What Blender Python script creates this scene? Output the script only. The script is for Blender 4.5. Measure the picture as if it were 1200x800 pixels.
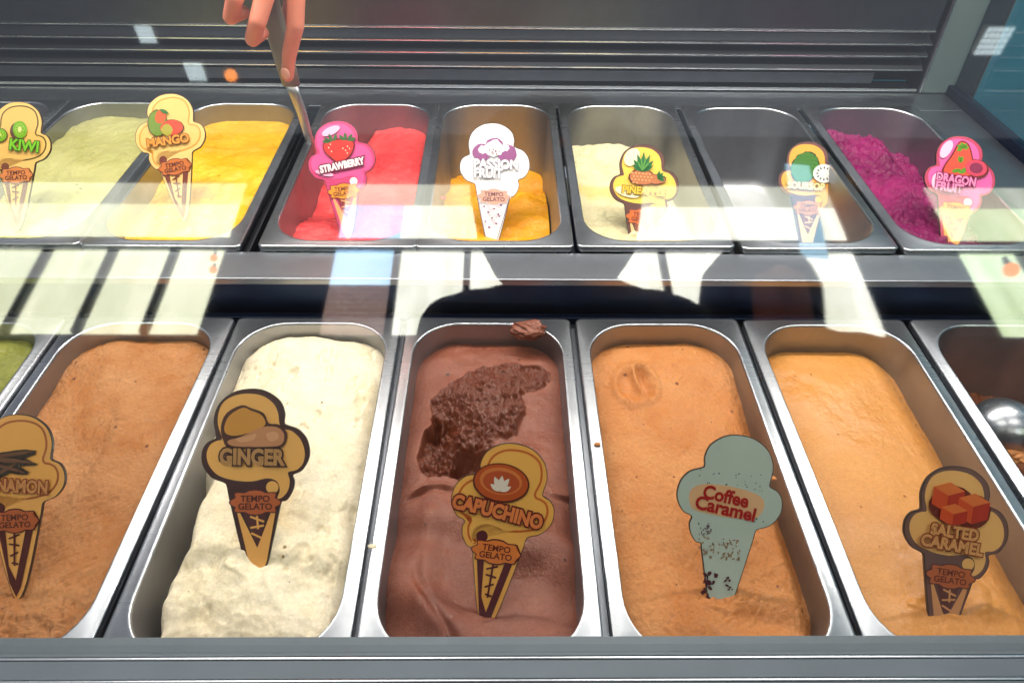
import bpy, bmesh, math, random
import numpy as np
from mathutils import Vector, Matrix
rnd = random.Random(7)
C = bpy.context.scene.collection
for o in list(bpy.data.objects): bpy.data.objects.remove(o)
R = math.radians

# ---------------------------------------------------------------- camera, world, lights
scene = bpy.context.scene
CAM = Vector((-0.07194, 0.0, 0.46863))
YAW, PITCH, ROLL, FPX = 0.01905, 0.72045, 0.01563, 852.5     # focal length in pixels of a 1200 px wide frame
def cam_axes():
    cy, sy, cp, sp = math.cos(YAW), math.sin(YAW), math.cos(PITCH), math.sin(PITCH)
    f = Vector((sy*cp, cy*cp, -sp)); r = Vector((cy, -sy, 0)); u = r.cross(f)
    cr, sr = math.cos(ROLL), math.sin(ROLL)
    return r*cr + u*sr, u*cr - r*sr, f
cr_, cu_, cf_ = cam_axes()
cd = bpy.data.cameras.new('camera'); cam = bpy.data.objects.new('camera', cd); C.objects.link(cam)
m = Matrix((cr_, cu_, -cf_)).transposed().to_4x4(); m.translation = CAM; cam.matrix_world = m
cd.sensor_fit = 'HORIZONTAL'; cd.sensor_width = 36; cd.lens = 36*FPX/1200; cd.clip_start = 0.01; cd.clip_end = 200
scene.camera = cam
scene.cycles.max_bounces = 8; scene.cycles.diffuse_bounces = 3; scene.cycles.glossy_bounces = 4; scene.cycles.transparent_max_bounces = 12
def at(u, v, z):                       # where the line of sight of a photo pixel meets height z
    d = cr_*((u-600)/FPX) + cu_*(-(v-400)/FPX) + cf_
    return CAM + d*((z-CAM.z)/d.z)

world = bpy.data.worlds.new('World'); scene.world = world; world.use_nodes = True
world.node_tree.nodes['Background'].inputs[0].default_value = (0.62, 0.67, 0.78, 1)
world.node_tree.nodes['Background'].inputs[1].default_value = 0.44
scene.view_settings.view_transform = 'Standard'; scene.view_settings.look = 'None'
scene.view_settings.exposure = 0.12; scene.view_settings.gamma = 1; scene.view_settings.use_curve_mapping = False
WIN = 9.0       # daylight behind the shop windows
FRONT_FILL = 5.5      # added panels over the customers, out of view, to brighten the signs
CEIL = 4.4       # ceiling light panels
def area(name, loc, rot, sx, sy, power, col):
    l = bpy.data.lights.new(name, 'AREA'); l.shape = 'RECTANGLE'; l.size = sx; l.size_y = sy; l.energy = power; l.color = col
    o = bpy.data.objects.new(name, l); C.objects.link(o); o.location = loc; o.rotation_euler = rot
    return o
case_light = area('case_light', (0, .80, .585), (R(-8), 0, 0), 1.5, .03, 10.5, (1, .93, .82))

# ---------------------------------------------------------------- materials
def lin(c):
    f = lambda v: v/12.92 if v <= .04045 else ((v+.055)/1.055)**2.4
    return tuple(f(v/255) for v in c)
def rgb(*c): return lin(c)+(1,)
class N:
    def __init__(s, name):
        s.m = bpy.data.materials.new(name); s.m.use_nodes = True; s.t = s.m.node_tree
        s.b = s.t.nodes['Principled BSDF']
    def n(s, typ, **k):
        x = s.t.nodes.new(typ)
        for a, v in k.items():
            if hasattr(x, a): setattr(x, a, v)
            else: x.inputs[a.replace('_', ' ')].default_value = v
        return x
    def l(s, a, b): s.t.links.new(a, b)
    def obj(s, scale=(1,1,1)):
        tc = s.n('ShaderNodeTexCoord'); mp = s.n('ShaderNodeMapping'); mp.inputs['Scale'].default_value = scale
        s.l(tc.outputs['Object'], mp.inputs[0]); return mp.outputs[0]
    def noise(s, vec, scale, detail=4, rough=.6):
        x = s.n('ShaderNodeTexNoise'); x.inputs['Scale'].default_value = scale; x.inputs['Detail'].default_value = detail
        x.inputs['Roughness'].default_value = rough; s.l(vec, x.inputs['Vector']); return x.outputs['Fac']
    def ramp(s, fac, stops):
        x = s.n('ShaderNodeValToRGB'); s.l(fac, x.inputs[0]); e = x.color_ramp.elements
        while len(e) < len(stops): e.new(.5)
        for el, (p, c) in zip(e, stops): el.position = p; el.color = c if len(c) == 4 else tuple(c)+(1,)
        return x.outputs[0]
    def math(s, op, a, b=None, c=None):
        x = s.n('ShaderNodeMath', operation=op)
        for i, v in enumerate((a, b, c)):
            if v is None: continue
            if isinstance(v, (int, float)): x.inputs[i].default_value = v
            else: s.l(v, x.inputs[i])
        return x.outputs[0]
    def mix(s, fac, a, b):
        x = s.n('ShaderNodeMix', data_type='RGBA')
        for sock, v in ((x.inputs[0], fac), (x.inputs[6], a), (x.inputs[7], b)):
            if isinstance(v, (int, float, tuple)): sock.default_value = v
            else: s.l(v, sock)
        return x.outputs[2]
    def bump(s, h, strength, dist):
        x = s.n('ShaderNodeBump'); x.inputs['Strength'].default_value = strength; x.inputs['Distance'].default_value = dist
        s.l(h, x.inputs['Height'])
        return x
def plain(name, col, rough=.5, metal=0, coat=0):
    k = N(name); v = k.obj(); f = k.noise(v, 30, 3)
    c = col if len(col) == 4 else tuple(col)+(1,)
    dark = tuple(x*.86 for x in c[:3])+(1,)
    k.l(k.mix(f, dark, c), k.b.inputs['Base Color'])
    k.b.inputs['Roughness'].default_value = rough; k.b.inputs['Metallic'].default_value = metal
    k.b.inputs['Coat Weight'].default_value = coat; k.b.inputs['Coat Roughness'].default_value = .12
    return k.m
def steel(name, col, rough, streak=(6, 260, 60), wear=.5, var=.07):
    k = N(name); v = k.obj(streak); f = k.noise(v, 3, 5, .7)
    v2 = k.obj(); f2 = k.noise(v2, 14, 5, .65)
    c = tuple(col)+(1,); d = tuple(x*(1-wear*.4) for x in col)+(1,)
    k.l(k.mix(k.ramp(f2, [(.35, (0,0,0)), (.7, (1,1,1))]), c, d), k.b.inputs['Base Color'])
    r = k.math('ADD', k.math('MULTIPLY', f, var), k.math('MULTIPLY', f2, var)); r = k.math('ADD', r, rough-var)
    k.l(r, k.b.inputs['Roughness'])
    k.b.inputs['Metallic'].default_value = 1
    bp = k.bump(f, .05, .0005); k.l(bp.outputs[0], k.b.inputs['Normal'])
    return k.m
def gelato_mat(name, col, col2, speck=None, speck_amt=.0, rough=.48, sss=.12, bump=.5, grain=260, wet=0, blot=None, torn=None):
    k = N(name); v = k.obj()
    f = k.noise(v, 18, 6, .65)
    base = k.mix(k.ramp(f, [(.35, (0,0,0)), (.68, (1,1,1))]), tuple(col)+(1,), tuple(col2)+(1,))
    if blot:
        fb = k.noise(v, 9, 3, .5); base = k.mix(k.ramp(fb, [(.60, (0,0,0)), (.68, (.8,.8,.8))]), base, tuple(blot)+(1,))
    pit = k.n('ShaderNodeTexVoronoi'); pit.inputs['Scale'].default_value = 130; k.l(v, pit.inputs['Vector'])
    sel = k.n('ShaderNodeSeparateColor'); k.l(pit.outputs['Color'], sel.inputs[0])
    small = k.math('LESS_THAN', pit.outputs['Distance'], k.math('ADD', k.math('MULTIPLY', k.math('POWER', sel.outputs[1], 3.0), .20), .05))
    pick = k.math('LESS_THAN', sel.outputs[0], max(speck_amt, .0001))
    sp = k.math('MULTIPLY', small, pick)
    if speck: base = k.mix(sp, base, tuple(speck)+(1,))
    if torn:
        at_ = k.n('ShaderNodeAttribute'); at_.attribute_name = 'torn'; base = k.mix(at_.outputs['Fac'], base, tuple(torn)+(1,))
    fine = k.noise(v, 420, 4, .8)
    hsv = k.n('ShaderNodeHueSaturation'); k.l(base, hsv.inputs['Color'])
    k.l(k.math('ADD', k.math('MULTIPLY', fine, .8), .60), hsv.inputs['Value'])
    base = hsv.outputs[0]
    k.l(base, k.b.inputs['Base Color'])
    k.b.inputs['Subsurface Weight'].default_value = sss
    k.b.inputs['Subsurface Radius'].default_value = (1, .6, .35); k.b.inputs['Subsurface Scale'].default_value = .006
    fr = k.noise(v, 32, 5, .7)
    k.l(k.math('ADD', k.math('MULTIPLY', k.ramp(k.noise(v, 13, 3, .5), [(.40, (0,0,0)), (.60, (1,1,1))]), .30), k.math('ADD', k.math('MULTIPLY', fr, .2), rough-.32-wet)), k.b.inputs['Roughness'])
    g = k.noise(v, grain, 6, .75); g2 = k.noise(v, 60, 5, .6)
    h = k.math('ADD', k.math('MULTIPLY', g, .8), g2); h = k.math('SUBTRACT', h, k.math('MULTIPLY', sp, .5))
    bp = k.bump(h, min(1, bump*1.5), .0022); k.l(bp.outputs[0], k.b.inputs['Normal'])
    return k.m
def emit(name, col, s, streak=False):
    k = N(name); v = k.obj(); f = k.noise(v, 1.3, 2)
    k.b.inputs['Base Color'].default_value = (.1,.1,.1,1)
    c = tuple(col)+(1,); d = tuple(x*.82 for x in col)+(1,)
    k.l(k.mix(f, d, c), k.b.inputs['Emission Color']); k.b.inputs['Emission Strength'].default_value = s
    return k.m

M = {}
M['pan'] = steel('pan_steel', (.56, .58, .63), .29, (6, 260, 60), .95, .10)
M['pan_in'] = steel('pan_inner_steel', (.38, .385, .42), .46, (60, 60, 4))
M['deck'] = steel('deck_steel', (.36, .38, .43), .36, (4, 300, 60))
M['dark'] = steel('dark_steel', (.035, .05, .10), .42, (4, 200, 60))
M['rail'] = steel('rail_aluminium', (.15, .18, .21), .5, (3, 200, 200), .3); M['rail'].node_tree.nodes['Principled BSDF'].inputs['Metallic'].default_value = .35
M['slat'] = steel('slat_steel', (.15, .16, .185), .38, (3, 200, 200))
M['edge'] = steel('pale_edge', (.80, .82, .84), .22, (3, 200, 200), .1)
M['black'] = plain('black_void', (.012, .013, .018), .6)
M['cloth'] = plain('dark_cloth', (.018, .018, .024), .9)
M['cloth2'] = plain('charcoal_cloth', (.03, .028, .03), .9)
M['hair'] = plain('black_hair', (.01, .009, .009), .7)
M['teal'] = plain('teal_board', rgb(30, 160, 190), .5)
M['grey_green'] = plain('grey_green_panel', rgb(92, 108, 108), .45)

# ---------------------------------------------------------------- object helpers
def tag(o, label=None, cat=None, group=None, kind=None):
    if label: o['label'] = label
    if cat: o['category'] = cat
    if group: o['group'] = group
    if kind: o['kind'] = kind
    return o
def empty(name, loc=(0,0,0), rot=(0,0,0)):
    o = bpy.data.objects.new(name, None); o.empty_display_size = .02; C.objects.link(o)
    o.location = loc; o.rotation_euler = rot; return o
def link(name, bm, mat, parent=None, smooth=False, loc=None):
    me = bpy.data.meshes.new(name)
    bmesh.ops.recalc_face_normals(bm, faces=bm.faces)
    bm.to_mesh(me); bm.free()
    for mm in (mat if isinstance(mat, (list, tuple)) else [mat]): me.materials.append(mm)
    if smooth:
        for p in me.polygons: p.use_smooth = True
    o = bpy.data.objects.new(name, me); C.objects.link(o)
    if parent: o.parent = parent
    if loc: o.location = loc
    return o
def box(bm, x0, x1, y0, y1, z0, z1, bev=0):
    r = bmesh.ops.create_cube(bm, size=1)
    for v in r['verts']:
        v.co = Vector(((x0+x1)/2+v.co.x*(x1-x0), (y0+y1)/2+v.co.y*(y1-y0), (z0+z1)/2+v.co.z*(z1-z0)))
    if bev:
        es = list({e for v in r['verts'] for e in v.link_edges})
        bmesh.ops.bevel(bm, geom=es, offset=bev, segments=2, affect='EDGES', profile=.5)
def boxo(name, dims, mat, parent=None, bev=.0008):
    bm = bmesh.new(); box(bm, *dims, bev=bev); return link(name, bm, mat, parent)
def struct(name, dims, mat, bev=.0008): return tag(boxo(name, dims, mat, None, bev), kind='structure')
def rrect(hx, hy, r, n=8):
    pts = []
    for cx, cy, a0 in ((1,1,0), (-1,1,90), (-1,-1,180), (1,-1,270)):
        for i in range(n+1):
            a = R(a0+90*i/n); pts.append((cx*(hx-r)+r*math.cos(a), cy*(hy-r)+r*math.sin(a)))
    return pts
def loft(bm, loops, cap0=False, cap1=False):
    vs = [[bm.verts.new(p) for p in L] for L in loops]
    for a, b in zip(vs, vs[1:]):
        n = len(a)
        for i in range(n): bm.faces.new((a[i], a[(i+1)%n], b[(i+1)%n], b[i]))
    if cap0: bm.faces.new(vs[0])
    if cap1: bm.faces.new(vs[-1])
def vn(x, y, seed):                    # value noise on arrays
    xi = np.floor(x).astype(np.int64); yi = np.floor(y).astype(np.int64)
    fx = x-xi; fy = y-yi; fx = fx*fx*(3-2*fx); fy = fy*fy*(3-2*fy)
    def h(a, b):
        n = (a*374761393 + b*668265263 + seed*974711) & 0x7fffffff
        n = ((n ^ (n >> 13))*1274126177) & 0x7fffffff
        return ((n ^ (n >> 16)) & 0xffff)/65535.0
    return (h(xi,yi)*(1-fx)+h(xi+1,yi)*fx)*(1-fy)+(h(xi,yi+1)*(1-fx)+h(xi+1,yi+1)*fx)*fy
def fbm(x, y, seed, octv=4, gain=.5):
    t = 0; a = 1; s = 0
    for i in range(octv):
        t = t+a*(vn(x*2**i+17.3*i, y*2**i+5.1*i, seed+i)-.5); s += a; a *= gain
    return t/s*2
def ss(e0, e1, x):
    t = np.clip((x-e0)/(e1-e0), 0, 1); return t*t*(3-2*t)

# ---------------------------------------------------------------- the case: deck, ledge, vents, rails
FR_Z, BK_Z = 0.0, 0.045
struct('case_floor', (-1.0, .64, .19, 1.08, -.20, -.17), M['dark'])
struct('middle_ledge', (-1.0, .586, .5835, .6305, .030, .038), M['deck'], .0012)
struct('ledge_riser', (-1.0, .586, .5865, .5895, -.17, .0297), M['dark'], 0)
struct('rear_deck', (-1.0, .586, .990, 1.054, .031, .039), M['deck'])
struct('right_deck', (.5185, .586, .6308, .9897, .031, .039), M['deck'])
struct('front_shelf', (-1.0, .70, .5745, .5825, -.012, -.004), M['dark'])
for x in (-.6725, -.507, -.342, -.325, -.1635, .003, .174, .3485):
    tag(boxo('support_bar', (x-.0035, x+.0035, .632, .988, .018, .030), M['slat']), kind='structure')
for x in (-.674, -.508, -.338, -.171, 0, .1705, .3385, .5095):
    tag(boxo('support_bar', (x-.0035, x+.0035, .216, .573, -.022, -.010), M['slat']), kind='structure')

vent = empty('rear_air_vent', (0, 1.054, .04))
tag(vent, 'grey steel rear wall with long horizontal air vent slats behind the back row', 'air vent')
def vbox(name, d, mat, bev=.0006):
    return boxo(name, (d[0], d[1], d[2]-1.054, d[3]-1.054, d[4]-.04, d[5]-.04), mat, vent, bev)
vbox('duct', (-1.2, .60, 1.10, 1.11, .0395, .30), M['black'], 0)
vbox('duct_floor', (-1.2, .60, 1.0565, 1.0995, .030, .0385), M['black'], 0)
vbox('upper_panel', (-1.2, .539, 1.054, 1.060, .1275, .30), M['slat'])
vbox('panel_glint', (-1.2, .539, 1.0525, 1.0548, .1255, .1272), M['edge'], .0003)  # pale strip paints the highlight on the panel's lower edge
for i, (zb, zt) in enumerate(((.1085, .1165), (.0918, .1005), (.0722, .083))):
    bm = bmesh.new()
    for (za, zc, yo, yi) in ((zb, zt, 1.054, 1.072),):
        L = [[(x, yo, za), (x, yo, za+.0015), (x, yi, zc+.001), (x, yi, zc-.0005)] for x in (-1.2, .541)]
        loft(bm, L, True, True)
    for v in bm.verts: v.co -= Vector((0, 1.054, .04))
    s = link('slat', bm, M['slat'], vent)
    vbox('slat_glint', (-1.2, .541, 1.0522, 1.0538, zb-.0004, zb+.0014), M['edge'], .0003)  # pale strip paints the highlight along each slat's lower edge
vbox('lower_panel', (-1.2, .475, 1.058, 1.062, .0505, .066), M['slat'])
vbox('base_trim', (-1.2, .543, 1.0515, 1.0555, .0412, .0455), M['edge'], .0006)
vbox('end_cap', (.5445, .5470, 1.050, 1.099, .0415, .30), M['slat'])

post = empty('end_post', (.57, 1.056, .04)); tag(post, 'pale grey green upright panel at the right end of the vent wall', 'panel')
boxo('face', (-.021, .026, -.006, .006, 0, .30), M['grey_green'], post)
boxo('edge_strip', (-.0235, -.0215, -.0075, .006, 0, .30), M['edge'], post, .0003)
sw = empty('side_window', (.586, .62, .0)); tag(sw, 'dark framed side window of the case at the right end', 'window')
boxo('sill', (.0005, .016, -.40, .437, -.03, .052), M['dark'], sw, .002)
boxo('sill_trim', (-.002, .0002, -.40, .437, .034, .0375), M['slat'], sw, .0004)
boxo('corner_post', (.011, .048, .438, .450, .0, .32), M['dark'], sw, .002)
boxo('post_trim', (.0485, .0515, .436, .452, .0, .32), M['edge'], sw, .0006)
def glass_mat(name, tint, ior=1.5):
    k = N(name); nt = k.t; nt.nodes.remove(k.b)
    out = nt.nodes['Material Output']
    tr = k.n('ShaderNodeBsdfTransparent'); tr.inputs[0].default_value = tint+(1,)
    gl = k.n('ShaderNodeBsdfGlossy'); gl.inputs['Roughness'].default_value = .026
    geo = k.n('ShaderNodeNewGeometry'); vm = k.n('ShaderNodeVectorMath', operation='DOT_PRODUCT')
    k.l(geo.outputs['Incoming'], vm.inputs[0]); k.l(geo.outputs['Normal'], vm.inputs[1])
    g = k.math('SUBTRACT', 1.0, k.math('ABSOLUTE', vm.outputs['Value'])); f0 = ((ior-1)/(ior+1))**2
    class fr: outputs = [k.math('ADD', k.math('MULTIPLY', k.math('POWER', g, 5.0), 1-f0), f0)]
    mx = k.n('ShaderNodeMixShader'); k.l(fr.outputs[0], mx.inputs[0]); k.l(tr.outputs[0], mx.inputs[1]); k.l(gl.outputs[0], mx.inputs[2])
    k.l(mx.outputs[0], out.inputs[0]); return k.m
M['glass'] = glass_mat('clear_glass', (.985, .992, .988), 1.78)
boxo('pane', (.006, .010, -.40, .436, .0525, .32), M['glass'], sw, 0)
tag(boxo('teal_wall', (1.10, 1.13, .3, 2.6, -.9, 1.2), M['teal']), kind='structure')
tag(boxo('back_wall', (-2.2, 1.09, 2.6, 2.65, -.9, 2.4), plain('back_wall_paint', rgb(60, 70, 78), .6)), kind='structure')

rail = empty('front_rail', (0, .2, .04)); tag(rail, 'grey brushed metal rail holding the bottom of the glass front', 'rail')
def rb(name, y0, y1, z0, z1, mat, bev): return boxo(name, (-1.0, .9, y0-.2, y1-.2, z0-.04, z1-.04), mat, rail, bev)
rb('rail_strip', .1985, .2105, .02, .0500, M['rail'], .0007)
rb('edge_glint', .1967, .1983, .02, .0502, M['edge'], .0005)  # pale strips paint the highlights along the bevelled rail edges
rb('rail_strip', .1855, .1965, .02, .0497, M['rail'], .0007)
rb('edge_glint', .1838, .1853, .02, .0499, M['edge'], .0005)
rb('rail_strip', .165, .1836, .02, .0494, M['rail'], .0007)

# sloping glass front: bottom edge in the rail, leaning away from the customer
ang = R(50.4); D = Vector((0, math.cos(ang), math.sin(ang))); NN = Vector((0, -math.sin(ang), math.cos(ang)))
gp = Vector((0, .2, .0512))
bm = bmesh.new()
L = []
for x in (-1.0, .80):
    p = gp+Vector((x, 0, 0)); L.append([p, p+D*.66, p+D*.66-NN*.005, p-NN*.005])
loft(bm, L, True, True)
tag(link('front_glass', bm, M['glass']), 'large clear sloping glass pane in front of both rows of pans', 'glass')
# lamp bar at the top of the glass
lb = empty('case_lamp', (0, .80, .60)); tag(lb, 'long lamp bar above the pans inside the case', 'lamp')
boxo('housing', (-.8, .75, -.03, .03, 0, .03), M['slat'], lb)

# ---------------------------------------------------------------- pans
PHX, PHY, IHX, IHY, IR = .0822, .1805, .0712, .1695, .044
def make_pan():
    root = empty('gelato_pan')
    bm = bmesh.new()
    def lp(hx, hy, r, z): return [(x, y, z) for x, y in rrect(hx, hy, r, 10)]
    loft(bm, [lp(PHX, PHY, .006, -.0065), lp(PHX+.0002, PHY+.0002, .0062, -.0012), lp(PHX-.0006, PHY-.0006, .0056, -.0002), lp(PHX-.002, PHY-.002, .005, .0),
              lp(IHX+.0030, IHY+.0030, IR+.003, .0002), lp(IHX+.0015, IHY+.0015, IR+.0015, .0007), lp(IHX+.0006, IHY+.0006, IR+.0006, .0004), lp(IHX, IHY, IR, -.0012)])
    link('rim', bm, M['pan'], root, True)
    bm = bmesh.new()
    loft(bm, [lp(IHX, IHY, IR, -.0012), lp(IHX-.0012, IHY-.0012, IR, -.02), lp(IHX-.006, IHY-.006, IR-.004, -.10), lp(IHX-.010, IHY-.010, IR-.006, -.113),
              lp(IHX-.018, IHY-.018, IR-.012, -.118), lp(.02, .06, .015, -.119)], cap1=True)
    link('basin', bm, M['pan_in'], root, True)
    return root
proto = make_pan()
def copy_tree(o, parent=None):
    c = o.copy(); C.objects.link(c); c.parent = parent
    for ch in o.children: copy_tree(ch, c)
    return c
PANS = {}
pan_specs = [
 ('green', -.591, .390, FR_Z, 'cut off steel pan at the left edge of the front row holding green gelato'),
 ('cinnamon', -.423, .390, FR_Z, 'steel pan of the front row filled with brown cinnamon gelato'),
 ('ginger', -.2545, .390, FR_Z, 'steel pan of the front row around the cream white ginger gelato'),
 ('capuchino', -.0855, .390, FR_Z, 'steel pan of the front row around the chocolate brown capuchino gelato'),
 ('coffee', .0855, .390, FR_Z, 'steel pan of the front row behind the pale teal coffee caramel sign'),
 ('salted', .2545, .390, FR_Z, 'steel pan of the front row around the salted caramel gelato'),
 ('spoon', .4255, .390, FR_Z, 'nearly empty dark pan at the right edge of the front row holding a scoop'),
 ('edge', -.756, .811, BK_Z, 'cut off steel pan at the far left of the back row beside the kiwi pan'),
 ('kiwi', -.590, .811, BK_Z, 'steel pan of the back row filled with pale green kiwi gelato'),
 ('mango', -.4245, .811, BK_Z, 'steel pan of the back row filled with golden yellow mango gelato'),
 ('strawberry', -.2425, .811, BK_Z, 'steel pan of the back row filled with red strawberry gelato'),
 ('passion', -.0800, .811, BK_Z, 'steel pan of the back row with orange gelato only in its front part'),
 ('pineapple', .0885, .811, BK_Z, 'steel pan of the back row with pale pineapple gelato'),
 ('soursop', .2610, .811, BK_Z, 'empty grey steel pan of the back row behind the green soursop sign'),
 ('dragon', .4320, .811, BK_Z, 'last steel pan of the back row at the right with magenta gelato')]
for i, (key, x, y, z, lab) in enumerate(pan_specs):
    p = proto if i == 0 else copy_tree(proto)
    p.location = (x+rnd.uniform(-.0006, .0006), y+rnd.uniform(-.001, .001), z+rnd.uniform(-.0006, .0006))
    p.rotation_euler = (R(rnd.uniform(-.25, .25)), R(rnd.uniform(-.35, .35)), R(rnd.uniform(-.3, .3)))
    tag(p, lab, 'pan', 'steel gelato pans in two rows'); PANS[key] = Vector((x, y, z))

# ---------------------------------------------------------------- gelato
def inside_clamp(X, Y, lev):
    s = .0012+(-lev-.02)*.06 if lev < -.02 else .0010
    hx, hy, r = IHX-s, IHY-s, IR-.002
    return hx, hy, r
def gelato(key, fn, mat, label, nx=90, ny=190, lev=-.02):
    hx, hy, r = inside_clamp(0, 0, lev)
    u = np.linspace(-1, 1, nx); v = np.linspace(-1, 1, ny)
    U, V = np.meshgrid(u, v, indexing='ij')
    X = U*hx; Y = V*hy
    # pull grid points lying outside the rounded corner back on to the corner arc
    cx = np.abs(X)-(hx-r); cy = np.abs(Y)-(hy-r)
    msk = (cx > 0) & (cy > 0); d = np.hypot(np.maximum(cx, 1e-9), np.maximum(cy, 1e-9))
    mx_ = np.maximum(cx, cy)
    sc = np.where(msk, mx_/d, 1.0)      # square ring -> round ring
    X = np.where(msk, np.sign(X)*((hx-r)+cx*sc), X); Y = np.where(msk, np.sign(Y)*((hy-r)+cy*sc), Y)
    # distance to the wall
    qx = np.abs(X)-(hx-r); qy = np.abs(Y)-(hy-r)
    sd = r-np.where((qx > 0) & (qy > 0), np.hypot(qx, qy), np.maximum(qx, qy))
    p = PANS[key]
    s, t = X/hx, (Y/hy+1)/2
    Z = fn(X, Y, s, t, sd)
    off = 0
    tornm = None
    if isinstance(Z, tuple): Z, tornm = Z
    for (ax, ay) in CONTACT.get(key, []):          # gelato pushed up and cracked round a sign
        lx, ly = ax-p.x, ay-p.y; rr = np.hypot((X-lx)/.016, (Y-ly+.003)/.008)+.6*fbm(X*110, Y*110, 5, 3)
        Z = Z+.0024*np.exp(-((rr-1.05)/.30)**2)*np.clip(.5+1.2*fbm(X*60, Y*60, 6, 2), 0, 1.4)-.0022*np.exp(-(rr/.6)**2)
    co = np.stack([X, Y, Z], -1).reshape(-1, 3)
    idx = np.arange(nx*ny).reshape(nx, ny)
    F = np.stack([idx[:-1,:-1], idx[1:,:-1], idx[1:,1:], idx[:-1,1:]], -1).reshape(-1, 4)
    me = bpy.data.meshes.new('gelato'); me.from_pydata(co.tolist(), [], F.tolist()); me.materials.append(mat)
    me.polygons.foreach_set('use_smooth', [True]*len(me.polygons)); me.update()
    if tornm is not None:
        a_ = me.attributes.new('torn', 'FLOAT', 'POINT'); a_.data.foreach_set('value', np.clip(tornm, 0, 1).reshape(-1).astype(np.float32))
    o = bpy.data.objects.new('gelato', me); C.objects.link(o); o.location = p
    tag(o, label, 'gelato', 'gelato flavours in the pans')
    return o
def rough(X, Y, seed, big=.004, small=.0012):
    return big*fbm(X*22, Y*22, seed, 3)+small*fbm(X*120, Y*120, seed+9, 3)
def dome(sd, h, w): return h*(1-np.exp(-sd/w))
def streaks(X, Y, seed, amp, ax=25, ay=180, rot=.3):
    a = X*math.cos(rot)+Y*math.sin(rot); b = -X*math.sin(rot)+Y*math.cos(rot)
    w = .12*fbm(X*20, Y*20, seed+3, 2)
    return amp*fbm(a*ax, b*ay+w*30, seed, 3)

GM = {}
CONTACT = {}
for key_, u_, v_, z_ in (('ginger',303,655,-.004), ('capuchino',571,705,-.014), ('coffee',842,695,-.016), ('salted',1108,703,-.02), ('cinnamon',22,690,-.012), ('mango',216,257,.03), ('strawberry',409,284,0), ('pineapple',751,287,-.005), ('dragon',1113,287,0), ('kiwi',22,268,.034)):
    q_ = at(u_, v_, z_); CONTACT.setdefault(key_, []).append((q_.x, q_.y))
GM['cinnamon'] = gelato_mat('cinnamon_gelato', rgb(180,112,56)[:3], rgb(206,148,98)[:3], rgb(110,55,30)[:3], .14, .50, .05, .8, 380, .07)
GM['ginger'] = gelato_mat('ginger_gelato', rgb(236,220,186)[:3], rgb(242,230,206)[:3], rgb(150,120,70)[:3], .05, .54, .16, .28, 300, .04, rgb(230,202,150)[:3])
GM['capuchino'] = gelato_mat('capuchino_gelato', rgb(124,67,50)[:3], rgb(148,88,68)[:3], rgb(60,25,18)[:3], .10, .46, .04, .38, 420, .17, None, rgb(104,50,30)[:3])
GM['coffee'] = gelato_mat('coffee_caramel_gelato', rgb(196,120,58)[:3], rgb(210,144,86)[:3], rgb(120,60,25)[:3], .28, .50, .05, .55, 380, .03)
GM['salted'] = gelato_mat('salted_caramel_gelato', rgb(202,134,62)[:3], rgb(212,148,80)[:3], rgb(150,85,35)[:3], .10, .50, .06, .22, 300, .02)
GM['green'] = gelato_mat('green_gelato', rgb(120,125,50)[:3], rgb(150,150,70)[:3], None, 0, .5)
GM['spoon'] = gelato_mat('leftover_gelato', rgb(120,66,36)[:3], rgb(165,92,45)[:3], None, 0, .45)
GM['kiwi'] = gelato_mat('kiwi_gelato', rgb(182,178,112)[:3], rgb(196,192,132)[:3], rgb(70,65,25)[:3], .06, .5, .15, .4)
GM['mango'] = gelato_mat('mango_gelato', rgb(236,172,20)[:3], rgb(244,194,56)[:3], rgb(120,70,10)[:3], .02, .42, .15, .5, 200, .08)
GM['strawberry'] = gelato_mat('strawberry_gelato', rgb(228,66,72)[:3], rgb(238,92,92)[:3], rgb(120,10,16)[:3], .04, .5, .15, .5)
GM['passion'] = gelato_mat('passion_gelato', rgb(236,150,10)[:3], rgb(244,176,30)[:3], None, 0, .35, .15, .6, 200, .12)
GM['pineapple'] = gelato_mat('pineapple_gelato', rgb(214,202,158)[:3], rgb(226,216,178)[:3], rgb(150,130,80)[:3], .04, .5, .2, .5, 240, 0, rgb(226,190,110)[:3])
GM['dragon'] = gelato_mat('dragon_fruit_gelato', rgb(112,2,74)[:3], rgb(150,6,98)[:3], rgb(70,2,45)[:3], .08, .5, .1, .9)

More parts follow.
